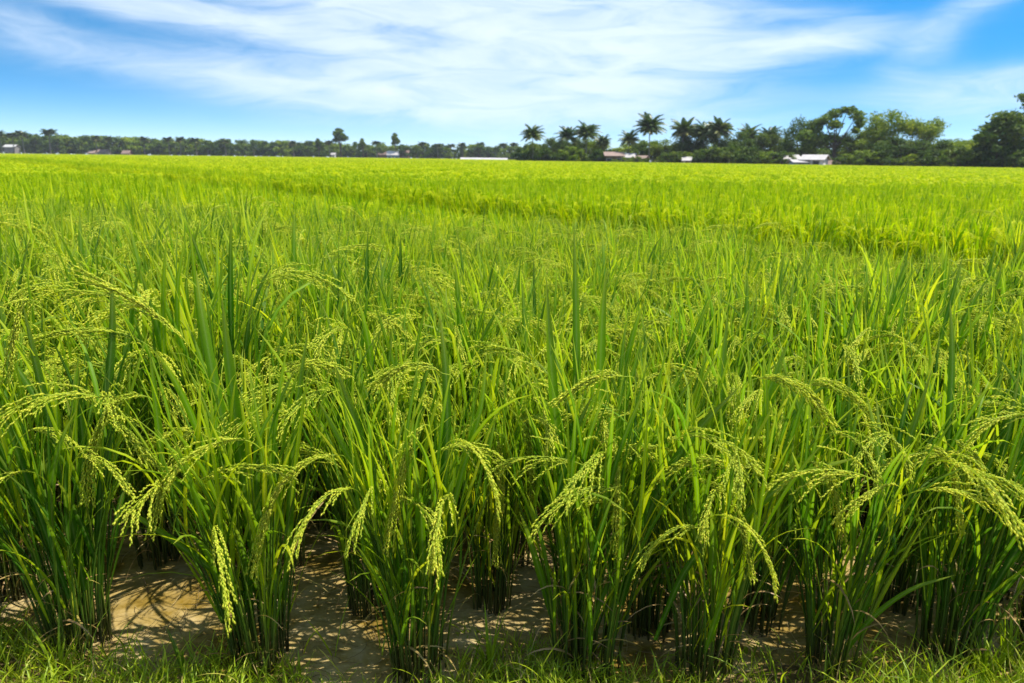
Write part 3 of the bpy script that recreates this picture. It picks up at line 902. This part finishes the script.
# palms near the houses: (px, top of the crown, depth, label)
PALMS = [(533, 128, 182, 'lone coconut palm first of the row, even round crown clear of the others'),
         (569, 130, 184, 'coconut palm with a dark crown touching its taller twin in the first close pair'),
         (586, 126, 180, 'taller coconut palm of the first close pair with yellowing low fronds'),
         (602, 137, 188, 'small coconut palm just after the close pair, beside the pinkish roof'),
         (628, 134, 176, 'short coconut palm standing in front of the long roofed house'),
         (649, 118, 176, 'tallest coconut palm of the row with drooping pale fronds'),
         (680, 123, 178, 'coconut palm rising from dark shrubs just past the tallest one'),
         (702, 125, 176, 'coconut palm with a full crown, nearer the tallest palm of the last close pair'),
         (718, 122, 174, 'coconut palm of the last close pair with fronds spread wide over the hedge'),
         (749, 129, 176, 'thin coconut palm poking out above the dark hedge trees'),
         (766, 130, 174, 'small coconut palm last of the row, above pale bushes')]
for i, (px, top, D, lab) in enumerate(PALMS):
    tree_at('coconut_palm', 'palm%d' % (i % 5), px, top + 1, D, lab, 'palm', 'coconut palms along the edge of the field')
# broadleaf trees of the wood at the edge: (kind, px, top, depth, crown width in photo pixels, label)
TREES = [
 ('dark0', 550, 140, 186, 30, 'low dark tree between the lone palm and the close pair of palms'),
 ('dark1', 578, 140, 190, 34, 'dark bushy tree below the close pair of palms'),
 ('dark2', 533, 144, 188, 26, 'dark rounded tree at the foot of the lone palm'),
 ('dark3', 563, 141, 190, 26, 'dark tree at the foot of the close pair of palms'),
 ('light2', 596, 142, 190, 30, 'yellowish bushy tree beside the small palm next to the pinkish roof'),
 ('dark1', 640, 144, 186, 30, 'dark tree between the short palm and the tallest palm'),
 ('light0', 665, 142, 184, 40, 'pale bushy tree right below the tallest coconut palm'),
 ('dark2', 690, 130, 180, 44, 'dark leafy tree under two palms past the tallest palm'),
 ('dark3', 714, 134, 178, 44, 'dense tree with pale top under the last close pair of palms'),
 ('dark0', 738, 134, 172, 44, 'very dark dense tree below the thin poking palm'),
 ('dark1', 762, 136, 172, 44, 'dark hedge tree under the last small palm'),
 ('light1', 778, 138, 176, 36, 'pale yellow green tree beside the white walled house'),
 ('dark2', 800, 124, 168, 50, 'round dark tree just behind the white walled house'),
 ('fork', 834, 110, 160, 74, 'tall forked tree with sky showing through its crown beside the house'),
 ('light2', 862, 136, 160, 56, 'mid green tree filling the dip after the tall forked tree'),
 ('light0', 886, 116, 152, 62, 'tall bright green tree with a feathery pointed top'),
 ('light1', 916, 123, 150, 60, 'bright green tree with a flat round top beside the feathery one'),
 ('dark3', 900, 140, 146, 70, 'shaded low tree under the feathery bright tree'),
 ('dark1', 945, 142, 140, 50, 'low dark tree after the flat topped bright tree'),
 ('light2', 968, 142, 138, 56, 'low green tree next to the big dark tree at the end of the wood'),
 ('edge', 1012, 94, 122, 100, 'big dark spreading tree ending the wood, lone tuft of crown on top')]
for key, px, top, D, wd, lab in TREES:
    tree_at('broadleaf_tree', key, px, top, D, lab, 'tree', 'broadleaf trees of the wood by the houses', wide=wd)
SH = 'low bush along the foot of the wood by the houses'
for i in range(46):
    px = 524 + i * 11.2 + tg.uniform(-3, 3)
    D = float(np.interp(px, [520, 700, 860, 1024], [183, 168, 146, 118])) + tg.uniform(-2, 2)
    house = 604 < px < 646 or 784 < px < 830 or 680 < px < 692
    b = at_depth(px, 160, D)
    hh = tg.uniform(1.5, 2.4) if house else tg.uniform(2.0, 4.6)
    if 784 < px < 830: continue
    if house: D -= 9
    b = at_depth(px, 160, D)
    place_tree('bush', 'shrub%d' % tg.randrange(3), (b[0], D, -.05), (hh * 1.3, hh * 1.3, hh), tg.uniform(0, 6.28), SH, 'bush', 'bushes along the foot of the wood')
SB = 'taller bush standing behind the foot of the wood by the houses'
for i in range(44):
    px = 522 + i * 13.5 + tg.uniform(-3, 3)
    D = float(np.interp(px, [520, 700, 860, 1024, 1120], [215, 205, 180, 146, 130])) + tg.uniform(-3, 3)
    b = at_depth(px, 160, D); hh = tg.uniform(4.0, 6.5)
    place_tree('bush', 'shrub%d' % tg.randrange(3), (b[0], D, -.05), (hh * 1.35, hh * 1.35, hh), tg.uniform(0, 6.28), SB, 'bush', 'bushes behind the wood by the houses')
# far line of trees
FT = 'small hazy tree in the long far tree line'
for i in range(172):
    px = -92 + i * 3.65 + tg.uniform(-2, 2)
    D = float(np.interp(px, [0, 380, 540], [440, 430, 400])) + tg.uniform(0, 26)
    tp = float(np.interp(px, [0, 60, 130, 250, 330, 420, 540], [136.5, 137.5, 139.5, 142.5, 144, 146, 148])) + tg.choice((-1.5, -.5, 0, 1, 2, 3.2))
    if 384 < px < 404: D += 22
    b = at_depth(px, 155, D); z = at_depth(px, tp, D)[2]
    w = z * tg.uniform(.9, 1.3)
    place_tree('far_tree', 'far%d' % tg.randrange(3), (b[0], D, -.05), (w, w, z), tg.uniform(0, 6.28), FT, 'tree', 'trees of the far tree line')
EM = [(3, 133.5, 'palm'), (15, 135.5, 'palm'), (25, 134, 'palm'), (51, 131.5, 'palm'), (98, 139, 'palm'), (111, 140, 'palm'), (145, 140, 'palm'), (170, 140, 'palm'), (181, 140, 'palm'), (197, 141, 'palm'),
      (226, 142, 'palm'), (254, 141, 'tall'), (294, 144, 'palm'), (319, 140, 'tall'), (341, 134, 'palm'), (330, 143.5, 'palm'), (363, 140, 'tall'), (377, 144, 'palm'), (396, 138.5, 'palm'), (423, 145, 'palm'),
      (438, 147, 'palm'), (452, 147, 'palm'), (463, 146, 'palm'), (473, 147.5, 'palm'), (481, 145.5, 'palm'), (503, 146, 'palm'), (514, 146, 'palm')]
EML = {51: 'tallest palm near the far end of the long tree line, above a pale roof', 341: 'tall lone tree standing well above the far tree line', 396: 'slim tall tree on a bare trunk right beside the white roofed house', 319: 'narrow dark tree sticking up a little before the tall lone tree'}
for i, (px, tp, k) in enumerate(EM):
    D = 424 + tg.uniform(-4, 6)
    b = at_depth(px, 155, D); z = at_depth(px, tp - (4.0 if k == 'palm' else .5), D)[2]
    key = 'tall' if (k == 'tall' or px in (341, 396)) else 'farpalm%d' % (i % 2)
    w = z * (1.5 if px == 341 else 1.0 if key == 'tall' else 1.6)
    place_tree('far_tree' if key == 'tall' else 'far_palm', key, (b[0], D, -.05), (w, w, z), tg.uniform(0, 6.28),
               EML.get(px, 'palm crown poking above the far tree line' if key != 'tall' else 'narrow dark tree poking above the far tree line'), 'palm' if key != 'tall' else 'tree', 'tall trees of the far tree line')

# ------------------------------------------------------------------ houses
m_white = plain_mat('white_wall', (.72, .70, .66), .7, .2, .12, .8)
m_grey = plain_mat('grey_wall', (.24, .23, .21), .85, .2, .3, .8)
m_wood = plain_mat('wood_wall', (.20, .13, .08), .85, .2, .3, 1.2)
m_rtin = plain_mat('pale_tin_roof', (.42, .385, .36), .5, .4, .18, .6)
m_rpink = plain_mat('pink_tile_roof', (.235, .165, .13), .7, .3, .2, .7)
m_rrust = plain_mat('rusty_roof', (.19, .125, .10), .7, .3, .3, .7)
m_blue = plain_mat('blue_grey_wall', (.22, .33, .40), .7, .2, .15, .8)
m_dark = plain_mat('dark_opening', (.02, .02, .022), .3, .5, .2, 1.0)
m_frame = plain_mat('window_frame', (.40, .39, .36), .6, .3, .1, 1.0)
m_cream = plain_mat('cream_wall', (.66, .60, .48), .8, .2, .12, .8)

def gable_house(px, D, base_w, depth, wh, rh, wall, roof, label, rz=0.0, doors=(.5,), windows=(.2, .8), name='house', over=.5):
    b = at_depth(px, 160, D)
    root = empty(name, (b[0], D, -.05), rz)
    tag(root, label, 'house', 'houses among the trees')
    w, d = base_w / 2, depth / 2
    mb = MB()
    t = .15
    box(mb, -w, -d, 0, w, -d + t, wh); box(mb, -w, d - t, 0, w, d, wh)
    for s in (-1, 1):
        x0, x1 = (w - t, w) if s > 0 else (-w, -w + t)
        y0, y1 = -d + t, d - t
        v = [(x0, y0, 0), (x0, y1, 0), (x0, y1, wh), (x0, 0, wh + rh * .97), (x0, y0, wh)]
        v += [(x1, q[1], q[2]) for q in v]
        mb.add(v, quads=[(0, 1, 6, 5), (1, 2, 7, 6), (2, 3, 8, 7), (3, 4, 9, 8), (4, 0, 5, 9), (0, 4, 2, 1), (5, 6, 7, 9)], tris=[(2, 4, 3), (7, 8, 9)])
    mb.obj('wall', wall, root, smooth=False)
    mb = MB()
    o = over; k = rh / d
    for s in (-1, 1):
        e = s * (d + o); ez = wh - k * o
        v = [(-w - o, 0, wh + rh), (w + o, 0, wh + rh), (w + o, e, ez), (-w - o, e, ez)]
        v += [(q[0], q[1], q[2] + .12) for q in v]
        mb.add(v, quads=[(0, 1, 2, 3), (4, 7, 6, 5), (0, 4, 5, 1), (1, 5, 6, 2), (2, 6, 7, 3), (3, 7, 4, 0)])
    mb.obj('roof', roof, root, smooth=False)
    for f in doors:
        x = -w + base_w * f; mb = MB(); box(mb, x - .45, -d - .04, .02, x + .45, -d - .004, min(2.0, wh - .2)); dr = mb.obj('door', m_wood, root, smooth=False)
        h = MB(); box(h, x + .32, -d - .09, .95, x + .38, -d - .042, 1.05); h.obj('handle', m_frame, dr, smooth=False)
    for f in windows:
        x = -w + base_w * f; mb = MB()
        zb, zt = min(.9, wh * .4), min(1.9, wh - .25)
        for bx in ((x - .7, zb, x - .62, zt), (x + .62, zb, x + .7, zt), (x - .62, zb, x + .62, zb + .08), (x - .62, zt - .08, x + .62, zt)):
            box(mb, bx[0], -d - .06, bx[1], bx[2], -d - .004, bx[3])
        wd = mb.obj('window', m_frame, root, smooth=False)
        pn = MB(); box(pn, x - .62, -d - .03, zb + .08, x + .62, -d - .006, zt - .08); pn.obj('pane', m_dark, wd, smooth=False)
    return root

gable_house(815, 150, 4.2, 4.4, 2.1, .85, m_white, m_rtin, 'white walled house with a pale tin roof at the foot of the forked tree', rz=R(-38), doors=(.3,), windows=(.7,))
gable_house(799, 150, 3.0, 3.0, 1.5, .4, m_blue, m_rtin, 'low lean shed with a pale roof tucked against the white walled house', doors=(), windows=(.5,))
gable_house(786, 158, 4.4, 4.4, 2.2, .8, m_grey, m_rtin, 'grey house with a whitish roof between the pale tree and the white walled house', doors=(.3,), windows=(.7,))
gable_house(613, 174, 4.0, 4.5, 2.5, .8, m_wood, m_rpink, 'house with a pinkish tiled roof beside the small coconut palm', doors=(.5,))
gable_house(627, 174, 3.6, 4.5, 2.2, .8, m_grey, m_rtin, 'grey house with a pale sheet roof behind the short coconut palm', rz=R(-20), doors=(.6,), windows=(.25,))
gable_house(640, 172, 2.8, 3.5, 1.9, .6, m_wood, m_rpink, 'small house with a pink roof near the foot of the tallest palm', rz=R(-25), doors=(), windows=(.4,))
gable_house(686, 168, 1.9, 2.4, 1.7, .6, m_cream, m_rtin, 'small cream hut half buried in the dark trees below the palms', doors=(.5,), windows=())
gable_house(829, 154, 3.4, 4.0, 1.1, .7, m_cream, m_rrust, 'low rusty roofed hut peeping out beside the forked tree trunk', doors=(), windows=(.5,))
gable_house(394, 425, 7, 6, 3.0, 2.0, m_blue, m_rtin, 'far house with a bright pale roof and blue grey walls below the slim tree', doors=(.5,))
gable_house(405, 427, 5, 6, 4.2, 1.2, m_rrust, m_rrust, 'small far rust coloured house next to the bright roofed house', doors=(.5,), windows=())
gable_house(385, 428, 6, 6, 3.0, 1.5, m_wood, m_rrust, 'far brown hut before the bright roofed house', doors=(.5,), windows=())
gable_house(14, 436, 6.5, 5, 5.0, 1.2, m_grey, m_frame, 'far house with a long pale roof near the beginning of the far tree line', doors=(.5,))
gable_house(94, 424, 3.6, 4, 2.0, 1.2, m_grey, m_rpink, 'tiny far house with a salmon roof, first of the three close together', doors=(.5,), windows=())
gable_house(105, 424, 5, 5, 2.4, 1.5, m_grey, m_rrust, 'far house with a reddish roof, middle of the three close together', doors=(.5,), windows=())
gable_house(128, 424, 4, 4, 2.0, 1.5, m_rrust, m_rrust, 'far house with a red roof and red walls, last of the three close together', doors=(.5,), windows=())
gable_house(334, 425, 2, 3, 2.8, .8, m_white, m_rtin, 'tiny far white hut below the tall lone tree', doors=(.5,), windows=())
gable_house(484, 300, 19, 6, .9, .7, m_cream, m_rtin, 'very long low shed with a pale roof at the far edge of the field', doors=(.3,), windows=(.1, .5, .9), name='long_shed')

# ------------------------------------------------------------------ light and sky
SUN_EL, SUN_AZ = 65.0, 88.0     # azimuth clockwise from the view direction: from the side, a little behind the field
sd = Vector((math.sin(R(SUN_AZ)) * math.cos(R(SUN_EL)), math.cos(R(SUN_AZ)) * math.cos(R(SUN_EL)), math.sin(R(SUN_EL))))
sl = bpy.data.lights.new('sun', 'SUN'); sl.energy = 4.6; sl.angle = R(.53); sl.color = (1, .955, .88)
so = link(bpy.data.objects.new('sun', sl)); so.rotation_euler = sd.to_track_quat('Z', 'Y').to_euler(); so.location = (60, 20, 90)

wd = bpy.data.worlds.new('World'); SC.world = wd; wd.use_nodes = True
nt = wd.node_tree; nt.nodes.clear()
out = nt.nodes.new('ShaderNodeOutputWorld')
dirv = N(nt, 'ShaderNodeTexCoord').outputs['Generated']
sx = N(nt, 'ShaderNodeSeparateXYZ', ins={0: dirv})
X_, Y_, Z_ = sx.outputs
# the clear sky, looked up a little higher than the ray so the blue reaches lower down
zz = mth(nt, 'MULTIPLY_ADD', mth(nt, 'MAXIMUM', Z_, 0.0), 4.4, 0.03)
sv = N(nt, 'ShaderNodeCombineXYZ', ins={0: X_, 1: Y_, 2: zz})
sky = nt.nodes.new('ShaderNodeTexSky'); sky.sky_type = 'NISHITA'; sky.sun_disc = False
sky.sun_elevation = R(SUN_EL); sky.sun_rotation = R(SUN_AZ); sky.air_density = 1.0; sky.dust_density = .35; sky.ozone_density = 2.0
vn = N(nt, 'ShaderNodeVectorMath', operation='NORMALIZE', ins={0: sv.outputs[0]})
nt.links.new(vn.outputs[0], sky.inputs[0])
hs = N(nt, 'ShaderNodeHueSaturation', ins={'Hue': .487, 'Saturation': 1.48, 'Value': 1.3, 'Color': sky.outputs[0]})
pale = mth(nt, 'MULTIPLY', mth(nt, 'EXPONENT', mth(nt, 'MULTIPLY', mth(nt, 'MAXIMUM', Z_, 0.0), -24.0)), .85)
clear = mixc(nt, pale, hs.outputs[0], (4.5, 5.6, 6.7))
# cirrus: soft streaks placed by azimuth and elevation, frayed by stretched noise
azn = mth(nt, 'ARCTAN2', X_, Y_)
eln = mth(nt, 'ARCSINE', Z_)
pv = N(nt, 'ShaderNodeCombineXYZ', ins={0: azn, 1: mth(nt, 'MULTIPLY', eln, 3.0), 2: 0.0}).outputs[0]
wn = N(nt, 'ShaderNodeTexNoise', ins={'Vector': pv, 'Scale': 3.5, 'Detail': 5.0, 'Roughness': .55}).outputs['Color']
ws = N(nt, 'ShaderNodeSeparateXYZ', ins={0: wn})
azw = mth(nt, 'ADD', azn, mth(nt, 'MULTIPLY_ADD', ws.outputs[0], 0.09, -.045))
elw = mth(nt, 'ADD', eln, mth(nt, 'MULTIPLY_ADD', ws.outputs[1], 0.04, -.02))
def azel(px, py):
    d = ray(px, py).normalized()
    return math.atan2(d.x, d.y), math.asin(d.z)
# px, py of the middle, half length, half thickness (photo pixels), tilt in degrees (down to the right), amount
CLOUDS = [(510, 26, 160, 50, 2, 1.0), (630, 34, 85, 40, -4, .9), (205, 18, 190, 13, 7, .85), (250, 80, 190, 14, 6, .55), (430, 90, 150, 30, 3, .7), (785, 46, 80, 11, -5, .8),
          (695, 72, 105, 12, -8, .5), (600, 108, 150, 16, 0, .45), (990, 82, 65, 11, 0, .65), (1000, 106, 80, 13, 0, .35), (950, 24, 46, 14, -45, .38), (820, 14, 60, 7, 8, .2), (15, 22, 40, 9, 5, .3), (330, 5, 150, 16, 5, .6)]
tot = None
for px, py, hl, ht, tilt, amp in CLOUDS:
    a, e = azel(px, py)
    c_, s_ = math.cos(R(-tilt)), math.sin(R(-tilt))
    dx = mth(nt, 'SUBTRACT', azw, a); dy = mth(nt, 'SUBTRACT', elw, e)
    k1, k2 = F / hl, F / ht
    u = mth(nt, 'MULTIPLY_ADD', dx, c_ * k1, mth(nt, 'MULTIPLY', dy, s_ * k1))
    v = mth(nt, 'MULTIPLY_ADD', dx, -s_ * k2, mth(nt, 'MULTIPLY', dy, c_ * k2))
    r2 = mth(nt, 'MULTIPLY_ADD', u, u, mth(nt, 'MULTIPLY', v, v))
    gss = mth(nt, 'MULTIPLY', mth(nt, 'EXPONENT', mth(nt, 'MULTIPLY', r2, -1.0)), amp)
    tot = gss if tot is None else mth(nt, 'ADD', tot, gss)
fib = N(nt, 'ShaderNodeMapping', ins={0: N(nt, 'ShaderNodeCombineXYZ', ins={0: azw, 1: elw, 2: 0.0}).outputs[0], 2: (0, 0, R(-9)), 3: (3.0, 16.0, 1)}).outputs[0]
fn = N(nt, 'ShaderNodeTexNoise', ins={'Vector': fib, 'Scale': 2.2, 'Detail': 9.0, 'Roughness': .62, 'Distortion': .9}).outputs[0]
# thin cirrus elsewhere in the sky, outside the part the photo shows
el2 = mth(nt, 'MULTIPLY', mth(nt, 'SUBTRACT', eln, .24), 5.0, clamp=True)
back = mth(nt, 'MULTIPLY', mth(nt, 'SUBTRACT', mth(nt, 'ABSOLUTE', azn), .9), 3.0, clamp=True)
tot = mth(nt, 'ADD', tot, mth(nt, 'MULTIPLY', mth(nt, 'MAXIMUM', el2, back), .42))
den = mth(nt, 'MULTIPLY', tot, mth(nt, 'MULTIPLY', mth(nt, 'POWER', mth(nt, 'MULTIPLY', fn, 1.85), 1.7), .95))
den = mth(nt, 'MULTIPLY', den, 1.05)
den = mth(nt, 'SUBTRACT', 1.0, mth(nt, 'EXPONENT', mth(nt, 'MULTIPLY', den, -1.5)), clamp=True)
den = mth(nt, 'MULTIPLY', den, .84)
mx = mixc(nt, den, clear, (6.1, 6.7, 7.3))
bg = N(nt, 'ShaderNodeBackground', ins={'Color': mx, 'Strength': .10})
nt.links.new(bg.outputs[0], out.inputs[0])

# ------------------------------------------------------------------ thin haze over the plain
m = bpy.data.materials.new('haze_air'); m.use_nodes = True
nt = m.node_tree; nt.nodes.clear()
out = nt.nodes.new('ShaderNodeOutputMaterial')
pvn = N(nt, 'ShaderNodeVolumePrincipled', ins={'Color': (.93, .96, 1, 1), 'Density': HAZE, 'Anisotropy': .3})
nt.links.new(pvn.outputs[0], out.inputs['Volume'])
m.cycles.homogeneous_volume = True
mb = MB(); box(mb, -920, -320, -1.2, 920, 1020, 26)
tag(mb.obj('haze', m, smooth=False), 'thin pale haze in the air over the fields', 'haze', kind='stuff')

# ------------------------------------------------------------------ render settings
vs = SC.view_settings
SC.display_settings.display_device = 'sRGB'
vs.view_transform = 'Standard'; vs.look = 'None'; vs.gamma = 1.0; vs.use_curve_mapping = False
vs.exposure = 0.85
cy = SC.cycles
cy.max_bounces = 6; cy.diffuse_bounces = 3; cy.glossy_bounces = 2; cy.transmission_bounces = 4; cy.transparent_max_bounces = 4
cy.use_denoising = True
cy.sample_clamp_indirect = 6.0
cy.caustics_reflective = False; cy.caustics_refractive = False
